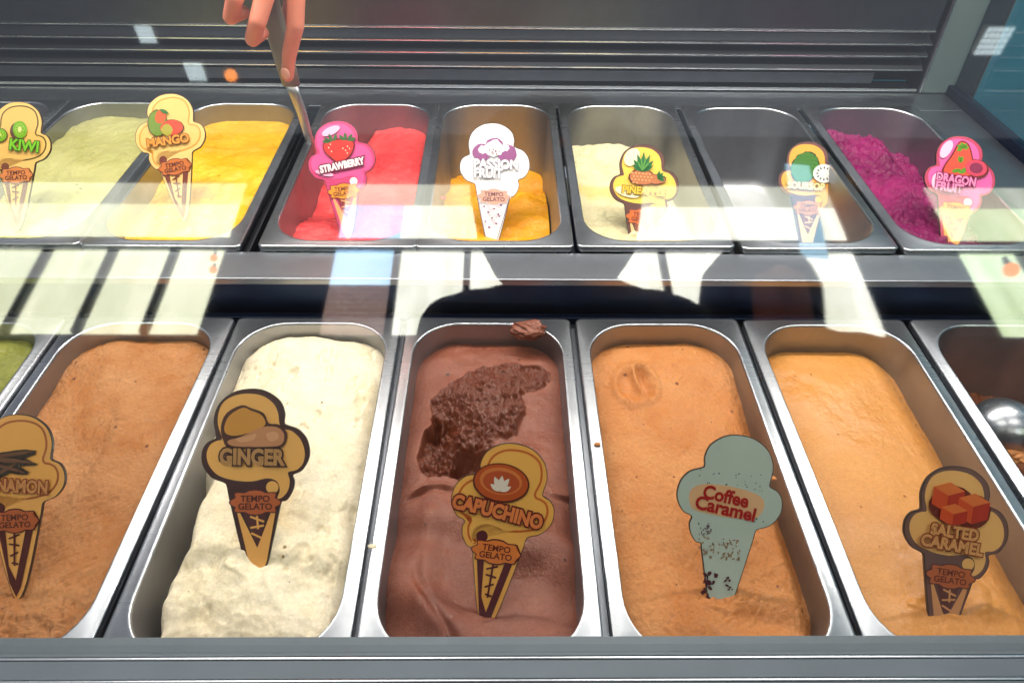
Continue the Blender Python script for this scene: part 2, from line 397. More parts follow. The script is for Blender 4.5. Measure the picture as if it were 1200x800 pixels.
def f_cin(X, Y, s, t, sd):
    z = -.022+dome(sd, .010, .018)+rough(X, Y, 3, .003, .0006)+streaks(X, Y, 5, .0008, 30, 260, .7)*(.4+ss(-.2, .4, fbm(X*25, Y*25, 61, 2)))-.0013*np.abs(fbm(X*230+Y*60, Y*150, 63, 4, .65))+.0007*fbm(X*420, Y*300, 64, 2)
    z += -.006*ss(.16, .02, t)*ss(.4, -.6, s)+.0035*fbm(X*160, Y*160, 31, 3)*ss(.25, .05, t)
    z += .004*np.exp(-((s+.15*np.sin(t*9)-.15)/.12)**2)*ss(.2, .35, t)*ss(.85, .6, t)
    return z
gelato('cinnamon', f_cin, GM['cinnamon'], 'brown cinnamon gelato with a rough wavy surface in the second front pan from the left', 200, 420)
def f_gin(X, Y, s, t, sd):
    edge = ss(-.98+.16*fbm(X*0+Y*26, Y*26, 8, 2), -.66+.16*fbm(Y*26, Y*20, 8, 2), s)
    z = -.020+dome(sd, .020, .022)+rough(X, Y, 11, .007, .0006)+.003*fbm(X*40, Y*40, 15, 3)*ss(.45, .15, t)
    lowl = ss(.58, .36, t)*ss(.0, .10, t+.08)
    z = z-(1-edge)*.05*lowl
    z += .005*ss(.2, .24, t+.02*fbm(X*30, Y*30, 4, 2))*ss(.34, .24, t)
    z -= .0022*np.clip(-fbm(X*90, Y*60, 77, 3)-.30, 0, 1)*4; z += .0022*fbm(X*50, Y*50, 78, 3, .45)-.0022*np.abs(fbm(X*46+Y*20, Y*70, 79, 3, .5))*ss(.45, .15, t)
    return z
gelato('ginger', f_gin, GM['ginger'], 'cream white ginger gelato, mounded and ragged, pulled away from the pan at its left', 170, 350)
def f_cap(X, Y, s, t, sd):
    z = -.026+dome(sd, .012, .02)+rough(X, Y, 21, .0035, .0004)
    z += .0062*np.sin(t*24+s*2.6+2.4*fbm(X*14, Y*14, 2, 2))*ss(.44, .28, t)
    z += .006*np.exp(-((s+.62)/.16)**2)*ss(.5, .3, t)
    z -= .010*np.exp(-((s+.45-.25*np.cos(t*14))/.06)**2)*ss(.30, .16, t)*.4
    # crease across the middle, on both sides of the sign
    cr = t-.455+.03*s*s-.010*np.sin(s*7); am = ss(.25, .5, np.abs(s))*(.6+fbm(X*40, Y*3, 29, 2))
    z += am*(.0028*np.exp(-(cr/.007)**2)-.0022*np.exp(-((cr+.014)/.007)**2))
    # scooped crater: torn ridge running back right, hollow on its left
    w = .20*fbm(X*36, Y*30, 41, 3)+.06*fbm(X*150, Y*120, 42, 2)
    e1 = np.hypot((s-.16)/.68, (t-.80-.05*s)/.075); e2 = np.hypot((s+.14)/.60, (t-.70)/.150); e3 = np.hypot((s+.34)/.50, (t-.575)/.110)
    e = np.minimum(np.minimum(e1, e2), e3)+w
    inr = ss(1.04, .94, e)
    crag = .009*fbm(X*24+Y*10, Y*22-X*8, 43, 3, .55)+.0075*np.abs(fbm(X*75+Y*50, Y*48-X*40, 45, 3, .6))+.0040*np.abs(fbm(X*190, Y*120+X*60, 46, 3, .65))+.0012*fbm(X*380, Y*260, 44, 2, .7)
    z += inr*(crag-.003)+.016*np.exp(-(((s-.08)/.42)**2+((t-.73)/.10)**2))*inr
    hol = np.exp(-(((s+.62)/.24)**2+((t-.62)/.090)**2))+.9*np.exp(-(((s+.30)/.30)**2+((t-.530)/.035)**2))
    z -= hol*inr*.026*(1+.6*fbm(X*90, Y*60, 47, 3))
    return z, inr
gelato('capuchino', f_cap, GM['capuchino'], 'chocolate brown capuchino gelato with a rough scooped crater towards its back', 260, 560)
def f_cof(X, Y, s, t, sd):
    z = -.024+dome(sd, .010, .02)+rough(X, Y, 51, .0028, .0005)+streaks(X, Y, 55, .0004, 25, 160, .4)-.0011*np.abs(fbm(X*200, Y*130, 57, 4, .65))+.0004*fbm(X*420, Y*380, 58, 2)
    q = np.hypot((s+.42)/.28, (t-.80)/.075); z += .004*np.exp(-((q-1)/.22)**2)-.003*np.exp(-q*q)
    z += .0065*np.exp(-((s+.40+.8*(t-.8))/.05)**2)*ss(.72, .78, t)*ss(.88, .84, t)-.005*np.exp(-((s+.30+.8*(t-.8))/.06)**2)*ss(.72, .78, t)*ss(.88, .84, t)
    z += .004*np.exp(-((t-.88+.1*(s-.1)**2)/.02)**2)*np.exp(-((s+.05)/.4)**2)*(.5+fbm(X*90, Y*90, 5, 3))
    z -= .006*np.exp(-((t-.115+.03*s)/.03)**2)*ss(-.3, .5, s)
    z -= .008*ss(.80, 1.0, s)*ss(.9, .5, t)
    return z
gelato('coffee', f_cof, GM['coffee'], 'orange brown coffee caramel gelato with a scrape mark near its back', 200, 420)
def f_sal(X, Y, s, t, sd):
    z = -.034+dome(sd, .014, .03)+rough(X, Y, 61, .0020, .0003)-.0006*np.abs(fbm(X*120, Y*90, 65, 4, .6))
    z -= .006*ss(.60, 1.0, s)
    z += .004*np.exp(-(((s-.35)/.28)**2+((t-.16)/.05)**2))*(1+.8*fbm(X*80, Y*80, 3, 2))
    return z
gelato('salted', f_sal, GM['salted'], 'smooth caramel orange salted caramel gelato, second front pan from the right', 160, 340)
gelato('green', lambda X, Y, s, t, sd: -.022+dome(sd, .01, .02)+rough(X, Y, 71, .004, .003), GM['green'], 'dark green gelato at the left edge of the front row')
gelato('spoon', lambda X, Y, s, t, sd: -.092+rough(X, Y, 81, .012, .003)+.03*ss(.5, .1, t), GM['spoon'], 'low leftover of brown orange gelato in the pan at the right edge', lev=-.08)
gelato('kiwi', lambda X, Y, s, t, sd: -.020+dome(sd, .008, .02)+rough(X, Y, 91, .004, .0012)+streaks(X, Y, 95, .0012, 20, 60, .1), GM['kiwi'], 'pale green kiwi gelato in the back row')
def f_man(X, Y, s, t, sd):
    z = -.024+rough(X, Y, 101, .004, .0012)+.010*ss(.74, .66, t+.03*fbm(X*20, Y*20, 2, 2))-.004*ss(.66, .30, t)
    z += .003*np.exp(-((t-.68+.03*fbm(X*20, Y*20, 2, 2))/.02)**2)
    return z+.006*np.abs(fbm(X*35, Y*35, 104, 3))*ss(.64, .5, t)-.014*ss(-.55, -1, s)*ss(.62, .5, t)
gelato('mango', f_man, GM['mango'], 'golden yellow mango gelato with a low step across it', 120, 250)
def f_str(X, Y, s, t, sd):
    z = -.040+rough(X, Y, 111, .004, .0016)+.008*ss(-.3, .4, s)
    z -= .022*ss(-.1, -.55, s+.15*fbm(X*30, Y*30, 12, 2))*ss(.25, .45, t)
    return z+.003*fbm(X*70, Y*140, 116, 3)*ss(.2, -.3, s)
gelato('strawberry', f_str, GM['strawberry'], 'bright red strawberry gelato dug out along its left side', 120, 250, -.035)
def f_pas(X, Y, s, t, sd):
    e = t+.05*fbm(X*28, Y*5, 7, 3)
    z = -.062+.005*np.sin(s*3+t*12+fbm(X*20, Y*20, 3, 2)*2)+rough(X, Y, 121, .006, .0012)
    return z-.035*ss(.58, .86, e)
gelato('passion', f_pas, GM['passion'], 'shiny orange yellow passion fruit gelato left only in the front of its pan', 130, 270, -.08)
def f_pin(X, Y, s, t, sd):
    z = -.044+rough(X, Y, 131, .006, .0015)+.006*np.abs(fbm(X*30, Y*45, 135, 3))
    z -= .03*ss(.35, .80, s+.12*fbm(X*26, Y*26, 4, 2))*ss(.15, .5, t)
    return z-.03*ss(.90, .97, t+.03*fbm(X*40, Y*40, 14, 2))
gelato('pineapple', f_pin, GM['pineapple'], 'pale cream pineapple gelato in the back row', 120, 250, -.045)
def f_dra(X, Y, s, t, sd):
    z = -.040+.008*fbm(X*30, Y*30, 141, 4, .6)+.010*np.abs(fbm(X*45, Y*30, 143, 4, .6))+.003*fbm(X*150, Y*150, 144, 3)
    z += .014*np.exp(-((t-.88+.05*s)/.07)**2)*ss(.7, .2, s)
    return z-.016*ss(.1, .8, s)-.01*ss(.93, 1, t)
gelato('dragon', f_dra, GM['dragon'], 'deep magenta dragon fruit gelato with a craggy surface', 150, 310, -.035)

# crumb of chocolate on the rim
def crumb(name, loc, r, mat, label, cat, seed):
    bm = bmesh.new(); bmesh.ops.create_icosphere(bm, subdivisions=5, radius=1)
    P = np.array([v.co[:] for v in bm.verts])
    d = 1+.32*fbm(P[:,0]*1.6+5, P[:,1]*1.6+P[:,2]*1.3, seed, 4, .6)+.20*fbm(P[:,2]*4+9, P[:,0]*4+P[:,1]*3, seed+5, 3)
    for v, k in zip(bm.verts, d): v.co = Vector((v.co.x*r[0], v.co.y*r[1], v.co.z*r[2]))*float(k)
    return tag(link(name, bm, mat, None, True, loc), label, cat)
crumb('gelato_crumb', at(618, 385, .001)+Vector((0, -.002, .0)), (.0165, .011, .009), GM['capuchino'], 'loose chunk of brown gelato stuck on the back rim of the capuchino pan', 'gelato chunk', 3)

for (u_, v_, r_, mk_, lab_, sd_) in ((437, 640, .0022, 'ginger', 'tiny cream smear on the rim between the ginger and capuchino pans', 4), (700, 520, .0018, 'coffee', 'tiny caramel fleck on the rim left of the coffee caramel pan', 5),
        (905, 560, .0020, 'coffee', 'tiny caramel fleck on the rim right of the coffee caramel sign', 6), (520, 232, .0022, 'strawberry', 'red fleck on the rim right of the strawberry pan', 8)):
    crumb('gelato_fleck', at(u_, v_, .0455 if v_ < 300 else .0010), (r_*1.6, r_, r_*.5), GM[mk_], lab_, 'gelato fleck', sd_)

# ---------------------------------------------------------------- flavour signs
U = .088/434
def catmull(pts, n=6, closed=True):
    out = []; N_ = len(pts)
    for i in range(N_):
        p0, p1, p2, p3 = (Vector(pts[(i+k) % N_][:2]) for k in (-1, 0, 1, 2))
        for j in range(n):
            t = j/n
            out.append(.5*((2*p1)+(p2-p0)*t+(2*p0-5*p1+4*p2-p3)*t*t+(3*p1-p0-3*p2+p3)*t**3))
    return out
OUT = [(262,850),(300,762),(350,540),(356,508),(380,500),(404,462),(410,425),(404,400),(440,382),(466,340),(471,300),(458,252),(425,215),(380,198),(369,188),(371,150),(350,100),(295,62),(235,52),(165,66),(108,112),(86,175),(93,232),(92,252),(58,270),(38,308),(42,362),(78,410),(126,430),(138,446),(150,505),(215,770)]
INN = [(120,252),(104,200),(106,150),(125,108),(165,82),(220,72),(280,80),(325,110),(345,150),(350,190),(362,212),(400,222),(435,255),(452,305),(446,350),(420,378),(385,388),(392,420),(385,460),(362,488),(342,492),(352,460),(340,424),(300,412),(240,424),(170,420),(105,400),(68,360),(58,315),(72,278),(98,262)]
def inset(pts, d):
    n = len(pts); out = []
    A = sum(pts[i].x*pts[(i+1)%n].y-pts[(i+1)%n].x*pts[i].y for i in range(n)); sg = 1 if A > 0 else -1
    for i in range(n):
        t = (pts[(i+2)%n]-pts[i-2])
        if t.length < 1e-6: out.append(pts[i]); continue
        t.normalize(); out.append(pts[i]+Vector((-t.y, t.x))*d*sg)
    return out
def ell(cx, cy, rx, ry, n=26, wob=0, seed=0, rot=0):
    r_ = random.Random(seed); o = []
    for i in range(n):
        a = 2*math.pi*i/n; k = 1+r_.uniform(-wob, wob); x, y = rx*k*math.cos(a), ry*k*math.sin(a)
        o.append(Vector((cx+x*math.cos(rot)-y*math.sin(rot), cy+x*math.sin(rot)+y*math.cos(rot))))
    return o
def leaf(cx, cy, ln, w, ang_, n=7):
    o = []
    for i in range(n+1):
        t = i/n; o.append((t*ln, w*math.sin(math.pi*t)))
    for i in range(n-1, 0, -1):
        t = i/n; o.append((t*ln, -w*math.sin(math.pi*t)))
    c, s_ = math.cos(R(ang_)), math.sin(R(ang_))
    return [Vector((cx+x*c-y*s_, cy-(x*s_+y*c))) for x, y in o]
_mc = {}
def ink(col, faded=0):
    key = tuple(col)
    if key not in _mc:
        _mc[key] = plain('print_%02x%02x%02x' % key, rgb(*col), .38, 0, .35)
    return _mc[key]
badge_pts = []
for i in range(48):
    a = 2*math.pi*i/48; w = 1+.10*math.cos(a*8)
    badge_pts.append((92*w*math.copysign(abs(math.cos(a))**.7, math.cos(a)), 44*w*math.copysign(abs(math.sin(a))**.8, math.sin(a))))
class Card:
    def __init__(s, key, px_bot, px_top, wpx, z, mirror, roll, label, plate, lean_k=.92, name='flavour_sign'):
        s.mir = mirror; s.layer = 0
        P = at(px_bot[0], px_bot[1], z)
        v, up, rt = -cf_, cu_, cr_             # the signs lean back so that their faces look at the customer
        hpx = math.hypot(px_bot[0]-px_top[0], px_bot[1]-px_top[1])
        cu = min(835, 52+hpx/wpx*434)         # which card row meets the gelato
        s.k = U*(wpx/852.5*(P-CAM).dot(cf_))/.088
        # local x right, local y up along the card, local z out of its face
        Mx = Matrix((rt, up, v)).transposed().to_4x4() @ Matrix.Rotation(-R(roll), 4, 'Z')
        s.root = empty(name); s.root.matrix_world = Matrix.Translation(P) @ Mx
        s.cu = cu; s.cx = 262
        # centre horizontally so the axis passes through the bottom pixel
        tag(s.root, label, 'sign', 'cone shaped flavour signs')
        out = catmull(OUT, 4)
        if not mirror: pass
        bm = bmesh.new(); vs = [bm.verts.new((*s.q(p), 0)) for p in out]; f = bm.faces.new(vs)
        r = bmesh.ops.extrude_face_region(bm, geom=[f]); top = [g for g in r['geom'] if isinstance(g, bmesh.types.BMVert)]
        for v_ in top: v_.co.z += .0022
        bmesh.ops.triangulate(bm, faces=[f for f in bm.faces if len(f.verts) > 4])
        s.plate = link('plate', bm, ink((60, 48, 44)), s.root)
        s.poly('printed_face', [inset(out, 3.5)], plate)
    def q(s, p, raw=False):
        x = p[0]-s.cx
        if s.mir and not raw: x = -x
        return (x*s.k, (s.cu-p[1])*s.k)
    def poly(s, name, polys, col, raw=False, again=False):
        if not again: s.layer += 1
        if 1 < len(polys) <= 5:
            for p in polys: s.layer += .25; s.poly(name, [p], col, raw, True)
            return
        bm = bmesh.new()
        for pl in polys:
            vs = [bm.verts.new((*s.q(p, raw), .0022+.00012*s.layer)) for p in pl]
            bm.faces.new(vs)
        bmesh.ops.triangulate(bm, faces=bm.faces)
        for f in bm.faces:
            f.normal_update()
            if f.normal.z < 0: f.normal_flip()
        me = bpy.data.meshes.new(name); bm.to_mesh(me); bm.free(); me.materials.append(ink(col))
        o = bpy.data.objects.new(name, me); C.objects.link(o); o.parent = s.root
        if len(polys) > 5: o['kind'] = 'stuff'
        return o
    def text(s, txt, x, y, size, col, outline=None, off=.0, ow=6, tilt=0, name='name_lettering', sp=1.0, width=None, arc=0):
        def mk(offset, c, nm):
            s.layer += 1
            cu = bpy.data.curves.new(nm, 'FONT'); cu.body = txt; cu.align_x = 'CENTER'; cu.align_y = 'CENTER'
            cu.size = size*s.k; cu.offset = offset*s.k; cu.space_character = sp; cu.resolution_u = 3; cu.space_line = .85
            t = bpy.data.objects.new(nm, cu); C.objects.link(t)
            dg = bpy.context.evaluated_depsgraph_get(); me = bpy.data.meshes.new_from_object(t.evaluated_get(dg))
            C.objects.unlink(t); bpy.data.objects.remove(t)
            me.materials.clear(); me.materials.append(ink(c))
            o = bpy.data.objects.new(nm, me); C.objects.link(o); o.parent = s.root
            xs = [v.co.x for v in me.vertices]; w0 = (max(xs)-min(xs))
            if width:
                if not hasattr(s, '_w') or s._wt != (txt, size, x): s._w = width*s.k/w0; s._wt = (txt, size, x)
                for v in me.vertices: v.co.x *= s._w
            if arc:
                W = max(abs(v.co.x) for v in me.vertices) or 1
                for v in me.vertices: v.co.y -= arc*s.k*((v.co.x/W)**2-.4)
            px, py = s.q((x, y), True); o.location = (px, py, .0022+.00012*s.layer); o.rotation_euler = (0, 0, R(tilt))
            return o
        if outline: mk(off+ow, outline, 'lettering_outline')
        return mk(off, col, name)

def design(c, A, cream, line, cone_dark, strap, badge=(222,130,60), btxt=(96,40,30), ball=None, line_only=False, inner2=None):
    """A: dark border card with a cream inside; otherwise a cream card with a contour line"""
    inn = catmull(INN, 4)
    if A:
        c.poly('cream_shape', [inn], cream)
        c.poly('dot', [ell(322, 448, 25, 25)], cream if ball is None else ball)
        c.poly('cone_straps', [[Vector(p) for p in ((178,538),(190,545),(262,690),(318,545),(336,540),(300,745),(262,835),(228,745))]], strap)
        c.poly('cone_lattice', [[Vector(p) for p in ((205,548),(300,548),(262,688))]], cone_dark)
        tw = []
        for (x, y, a, l) in ((262,575,-20,60),(262,605,10,56),(258,640,-25,44),(262,570,95,90)):
            cx, sx = math.cos(R(a)), math.sin(R(a)); w = 4
            tw.append([Vector((x+cx*l/2*e+sx*w*f, y-sx*l/2*e+cx*w*f)) for e, f in ((-1,-1),(1,-1),(1,1),(-1,1))])
        c.poly('cone_twigs', tw, strap)
    else:
        c.poly('contour_line', [inset(inn, 4)], line)
        c.poly('cream_shape', [inset(inn, 13)], cream)
        c.poly('dot', [ell(322, 452, 24, 24)], cone_dark)
        c.poly('cone_straps', [[Vector(p) for p in ((180,545),(212,545),(262,762),(262,835),(240,790))], [Vector(p) for p in ((330,545),(300,545),(290,700),(262,762),(262,835),(290,770))]], cone_dark)
        tw = []
        for (x, y, a, l) in ((262,575,-20,50),(262,610,10,46),(264,650,-25,40),(262,690,15,30),(262,630,92,140)):
            cx, sx = math.cos(R(a)), math.sin(R(a)); w = 4
            tw.append([Vector((x+cx*l/2*e+sx*w*f, y-sx*l/2*e+cx*w*f)) for e, f in ((-1,-1),(1,-1),(1,1),(-1,1))])
        c.poly('cone_twigs', tw, cone_dark)
    bx, by = 255, 508
    bb = [Vector((bx+x, by+y)) for x, y in badge_pts]
    c.poly('badge_edge', [[Vector((bx+(p.x-bx)*1.06, by+(p.y-by)*1.12)) for p in bb]], cone_dark)
    c.poly('badge', [bb], badge)
    rx = 262+(bx-262)*(-1 if c.mir else 1)
    c.text('TEMPO', rx, by-14, 36, btxt, name='badge_lettering', off=.8, width=118)
    c.text('GELATO', rx, by+17, 36, btxt, name='badge_lettering', off=.8, width=136)

CREAM = (238, 190, 110); BR = (88, 46, 38); LINE = (196, 104, 36)
# ---- back row
c = Card('kiwi', (22, 268), (20, 113), 82, .034, True, -2, 'cream kiwi sign with two halved green kiwis, left edge of the back row', (244, 196, 112))
design(c, False, (240,188,100), (96,84,24), (120,62,40), CREAM, (224,134,70))
def fruits_kiwi(c):
    c.poly('fruit_shadow', [ell(295,235,52,56,20,0,0,.3), ell(180,258,48,44)], (96,66,40), True)
    c.poly('fruit_flesh', [ell(306,228,44,54,20,0,0,-.1), ell(180,258,42,40)], (118,176,24), True)
    c.poly('fruit_inner', [ell(306,228,28,36), ell(180,258,27,26)], (158,204,50), True)
    c.poly('fruit_seeds', [ell(306+20*math.cos(a), 228+27*math.sin(a), 3, 5, 6) for a in np.arange(0, 6.2, .6)]+[ell(180+20*math.cos(a), 258+19*math.sin(a), 3, 4, 6) for a in np.arange(0, 6.2, .6)], (40,60,14), True)
    c.poly('fruit_core', [ell(306,228,10,16), ell(180,258,10,9)], (226,222,140), True)
fruits_kiwi(c); c.text('KIWI', 330, 332, 92, (122,196,30), (46,84,16), 3, 5, -8, width=190)
c = Card('mango', (216, 257), (205, 110), 82, .030, True, -10, 'mango sign with two mangoes on cream, in front of the kiwi and mango pans', (246, 200, 124))
design(c, False, (244,194,112), (222,150,50), (120,52,40), CREAM, (204,110,50))
def fruits_mango(c):
    c.poly('fruit_shadow', [ell(210,225,62,84,24,.02,1,.15), ell(292,268,76,52,24,.02,2,.1)], (92,60,22), True)
    c.poly('fruit', [ell(210,225,56,78,24,0,0,.15)], (112,140,40), True)
    c.poly('fruit_blush', [ell(236,190,34,42,18,.05,4,.3)], (226,90,36), True)
    c.poly('fruit', [ell(292,268,70,47,24,0,0,.1)], (224,70,40), True)
    c.poly('fruit_blush', [ell(262,276,34,36,18,.06,5)], (170,160,50), True)
    c.poly('leaf', [leaf(236,142,70,12,-35)], (56,110,40), True)
fruits_mango(c); c.text('MANGO', 256, 345, 74, (226,150,60), (120,62,30), 3, 4, -2, width=270)
c = Card('strawberry', (409, 284), (389, 132), 79, .000, False, -4, 'pink strawberry sign with red strawberries, in the left of the red pan', (206, 60, 116))
design(c, True, (226,84,150), LINE, (142,40,52), (244,170,110), (236,150,40), (120,50,20), (250,240,236))
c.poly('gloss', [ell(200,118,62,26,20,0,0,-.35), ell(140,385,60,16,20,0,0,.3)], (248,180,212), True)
c.poly('fruit_shadow', [catmull([(150,190),(240,170),(340,190),(338,250),(300,300),(240,330),(180,285),(146,240)],4)], (110,20,24), True)
c.poly('fruit', [catmull([(156,196),(240,180),(332,196),(330,248),(296,292),(240,322),(184,280),(152,240)],4)], (226,48,44), True)
c.poly('leaf', [leaf(x, 190, 58, 11, a) for x, a in ((200,150),(205,110),(215,70),(285,130),(290,90),(300,50),(305,15),(195,170))], (66,100,58), True)
c.poly('fruit_seeds', [ell(x, y, 4, 5, 6) for x, y in ((180,225),(196,250),(300,225),(312,240),(286,250),(296,268),(270,236),(192,205))], (246,220,190), True)
c.text('STRAWBERRY', 256, 345, 62, (250,232,236), (120,24,62), 3.5, 8, 8, width=310)
c = Card('passion', (578, 290), (577, 145), 82, -.025, False, 2, 'passion fruit sign coloured white as if overexposed, with pale purple fruit halves, over the orange gelato', (236, 232, 240))
design(c, True, (246,244,250), LINE, (222,214,226), (248,246,250), (228,170,150), (120,84,96), (252,252,252))  # overexposure is put into the print colours as near white
c.poly('thin_outline', [[Vector(p) for p in ((262,850),(266,846),(356,510),(352,508))], [Vector(p) for p in ((148,505),(152,504),(214,760),(210,762))]], (110,92,110))
c.poly('fruit_rind', [ell(172,236,58,52,24,.04,3), ell(248,190,56,44,24,.04,5), ell(328,240,58,56,24,.04,6)], (150,84,138), True)
c.poly('fruit_white', [ell(176,222,30,26,18,.2,7), ell(246,212,62,50,24,.10,8), ell(316,206,26,20,16,.2,9), ell(252,168,22,12,12,.2,3)], (246,242,250), True)
c.poly('fruit_seeds', [ell(246+38*math.cos(a)*r_, 232+22*math.sin(a)*r_, 7, 4, 7, .3, i, a) for i, (a, r_) in enumerate([(k*.9, .3+.7*((k*37)%10)/10) for k in range(14)])], (166,110,120), True)
c.text('PASSION', 262, 312, 78, (248,246,250), (150,140,156), 3, 3, 0, width=280)
c.text('FRUIT', 215, 368, 78, (248,246,250), (150,140,156), 3, 3, 0, width=180)
c.poly('worn_specks', [ell(300-110*((k*53)%17)/17, 560+150*((k*31)%13)/13, 8, 6, 7, .4, k) for k in range(10)], (132,66,110), True)
c = Card('pineapple', (751, 287), (757, 170), 81, -.005, False, 4.5, 'pineapple sign with a brown border and pineapple with green crown, in the pale pan', (104, 66, 62))
design(c, True, (250,206,84), LINE, (150,80,60), (244,200,140), (226,110,50), (120,50,30))
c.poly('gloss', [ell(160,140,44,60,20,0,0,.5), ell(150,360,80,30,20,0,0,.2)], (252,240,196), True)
c.poly('fruit_shadow', [ell(232,262,84,52,26,.06,3), ell(318,268,70,34,26,.06,4)], (96,40,30), True)
c.poly('fruit', [ell(232,262,77,46,26,.04,5), ell(318,268,63,28,20,.05,6)], (196,116,70), True)
c.poly('fruit_scales', [ell(170+22*(k%6)+(11 if (k//6)%2 else 0), 238+20*(k//6), 7, 6, 6) for k in range(20)], (236,168,110), True)
c.poly('leaf', [leaf(232, 228, l, 12, a) for a, l in ((90,128),(70,120),(110,118),(50,100),(130,96),(35,80),(148,76),(80,80),(100,84))]+[leaf(330,262,50,10,a) for a in (20,50,-10,80)], (34,110,56), True)
c.poly('leaf_light', [leaf(232, 222, l, 5, a) for a, l in ((80,100),(100,92),(58,80),(122,78))], (96,160,70), True)
c.text('PINEAPPLE', 250, 348, 62, (236,196,60), (150,110,30), 2.5, 5, 0, width=280)
c = Card('soursop', (945, 285), (935, 167), 74, -.03, False, 3.5, 'soursop sign with a spiky green fruit and brown border, in the empty grey pan', (112, 70, 70))
design(c, True, (246,168,66), LINE, (140,60,40), (240,190,130), (224,134,70))
c.poly('fruit_shadow', [ell(212,232,92,112,40,.05,3,.5)], (30,60,20), True)
c.poly('fruit', [ell(212,232,86,106,40,.04,4,.5)], (62,122,36), True)
c.poly('fruit_scales', [leaf(150+24*(k%6)+(12 if (k//6)%2 else 0), 165+26*(k//6), 14, 4, 60) for k in range(34)], (24,66,18), True)
c.poly('fruit_half', [ell(345,268,76,64,26,0,0)], (226,226,222), True)
c.poly('fruit_seeds', [leaf(345+36*math.cos(a), 268+30*math.sin(a), 20, 5, -math.degrees(a)) for a in np.arange(0, 6.2, .52)], (40,34,44), True)
c.text('SOURSOP', 225, 362, 62, (250,220,150), (150,130,80), 2.5, 5, 0, width=270)
c = Card('dragon', (1113, 287), (1124, 160), 83, .000, False, 9, 'pink dragon fruit sign at the right end of the back row', (196, 66, 100))
design(c, True, (232,98,170), LINE, (160,50,60), (244,170,90), (236,160,60), (140,70,30), (250,236,230))
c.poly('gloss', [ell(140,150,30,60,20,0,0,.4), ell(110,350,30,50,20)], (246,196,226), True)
c.poly('fruit_shadow', [catmull([(212,90),(270,100),(310,190),(320,290),(150,300),(140,250),(175,180)],4), ell(335,240,80,58)], (120,30,30), True)
c.poly('fruit', [catmull([(215,98),(264,106),(302,190),(310,284),(158,292),(150,250),(184,180)],4)], (230,80,60), True)
c.poly('leaf', [leaf(236,130,40,12,a) for a in (60,110,160,20,210)]+[leaf(236,220,44,12,a) for a in (80,110)]+[leaf(190,280,50,12,20), leaf(250,285,50,14,60), leaf(250,285,40,12,130)], (98,150,40), True)
c.poly('fruit_half', [ell(335,236,66,50)], (214,66,96), True)
c.poly('fruit_inner', [ell(335,236,40,32)], (140,40,80), True)
c.text('DRAGON', 225, 326, 72, (240,140,190), (150,26,90), 3, 5, 0, width=250)
c.text('FRUIT', 190, 380, 72, (240,140,190), (150,26,90), 3, 5, 0, width=180)
# ---- front row
c = Card('cinnamon', (22, 690), (14, 485), 118, -.012, True, -2, 'cinnamon sign with a bundle of brown sticks, cut off by the left edge', (244, 176, 94))
design(c, False, (246,176,88), (176,92,44), (86,26,24), CREAM, (186,92,46))
c.poly('stick_shadow', [ell(235,250,130,24,20,.1,2,.12), ell(250,230,126,22,20,.1,3,-.1), ell(225,272,120,20,20,.1,3,.3), ell(220,300,100,20,20,.1,3,-.5)], (52,32,26), True)
c.poly('sticks', [ell(240,246,118,9,20,.1,2,.12), ell(250,224,112,8,20,.1,3,-.1), ell(225,272,100,7,20,.1,3,.3), ell(215,300,80,7,20,.1,3,-.5)], (110,70,50), True)
c.text('CINNAMON', 258, 358, 76, (208,140,80), (142,52,34), 3, 5, -5, width=330)
c = Card('ginger', (303, 655), (297, 455), 126, -.004, False, 0, 'ginger sign with sliced ginger root, dark border, standing in the cream white gelato', (70, 36, 40))
design(c, True, (250,186,100), LINE, (88,42,46), (250,182,98), (196,100,52), (84,30,24))
c.poly('fruit_shadow', [catmull([(118,205),(140,150),(200,118),(240,130),(290,150),(310,190),(350,195),(384,230),(370,280),(320,292),(160,290),(128,262)],3)], (78,34,28), True)
c.poly('ginger_slice', [catmull([(132,205),(152,160),(205,128),(240,140),(282,158),(296,196),(250,222),(180,240),(140,232)],3)], (216,150,60), True)
c.poly('ginger_root', [catmull([(146,260),(200,244),(280,206),(345,206),(372,236),(360,276),(300,284),(170,282)],3)], (204,140,96), True)
c.poly('ginger_skin', [catmull([(180,252),(230,240),(260,232),(250,256),(200,266)],3), catmull([(300,232),(340,224),(350,250),(316,262)],3)], (222,164,118), True)
c.text('GINGER', 242, 328, 86, (190,140,84), (66,30,28), 4, 7, -1, width=280)
c = Card('capuchino', (571, 705), (592, 517), 122, -.014, True, 8, 'capuchino sign with a round cup of latte art, standing in the chocolate brown gelato', (252, 184, 88))
design(c, False, (253,188,90), (208,100,36), (92,30,36), CREAM, (236,130,56), (110,40,20))
c.poly('cup_edge', [ell(250,222,118,82,36)], (92,38,22), True)
c.poly('coffee', [ell(250,220,111,75,36)], (196,84,28), True)
c.poly('coffee_ring', [ell(248,214,88,56,36)], (222,126,62), True)
c.poly('coffee_inner', [ell(250,218,76,46,36)], (190,80,34), True)
c.poly('latte_art', [leaf(250,252,62,12,a) for a in (90,60,120)]+[leaf(250,256,50,11,a) for a in (30,150)], (236,222,206), True)
c.text('CAPUCHINO', 252, 342, 78, (236,132,70), (112,34,24), 4, 7, -6, width=395, arc=4)
c = Card('coffee', (842, 695), (872, 510), 124, -.016, True, 5, 'pale teal sign with red Coffee Caramel lettering and scuffed print', (190, 206, 196))
bb = []
def speck(n, x0, x1, y0, y1, r0, r1, seed):
    q = random.Random(seed); return [ell(q.uniform(x0,x1), q.uniform(y0,y1), q.uniform(r0,r1), q.uniform(r0,r1)*.6, 7, .4, k, q.uniform(0,3)) for k in range(n)]
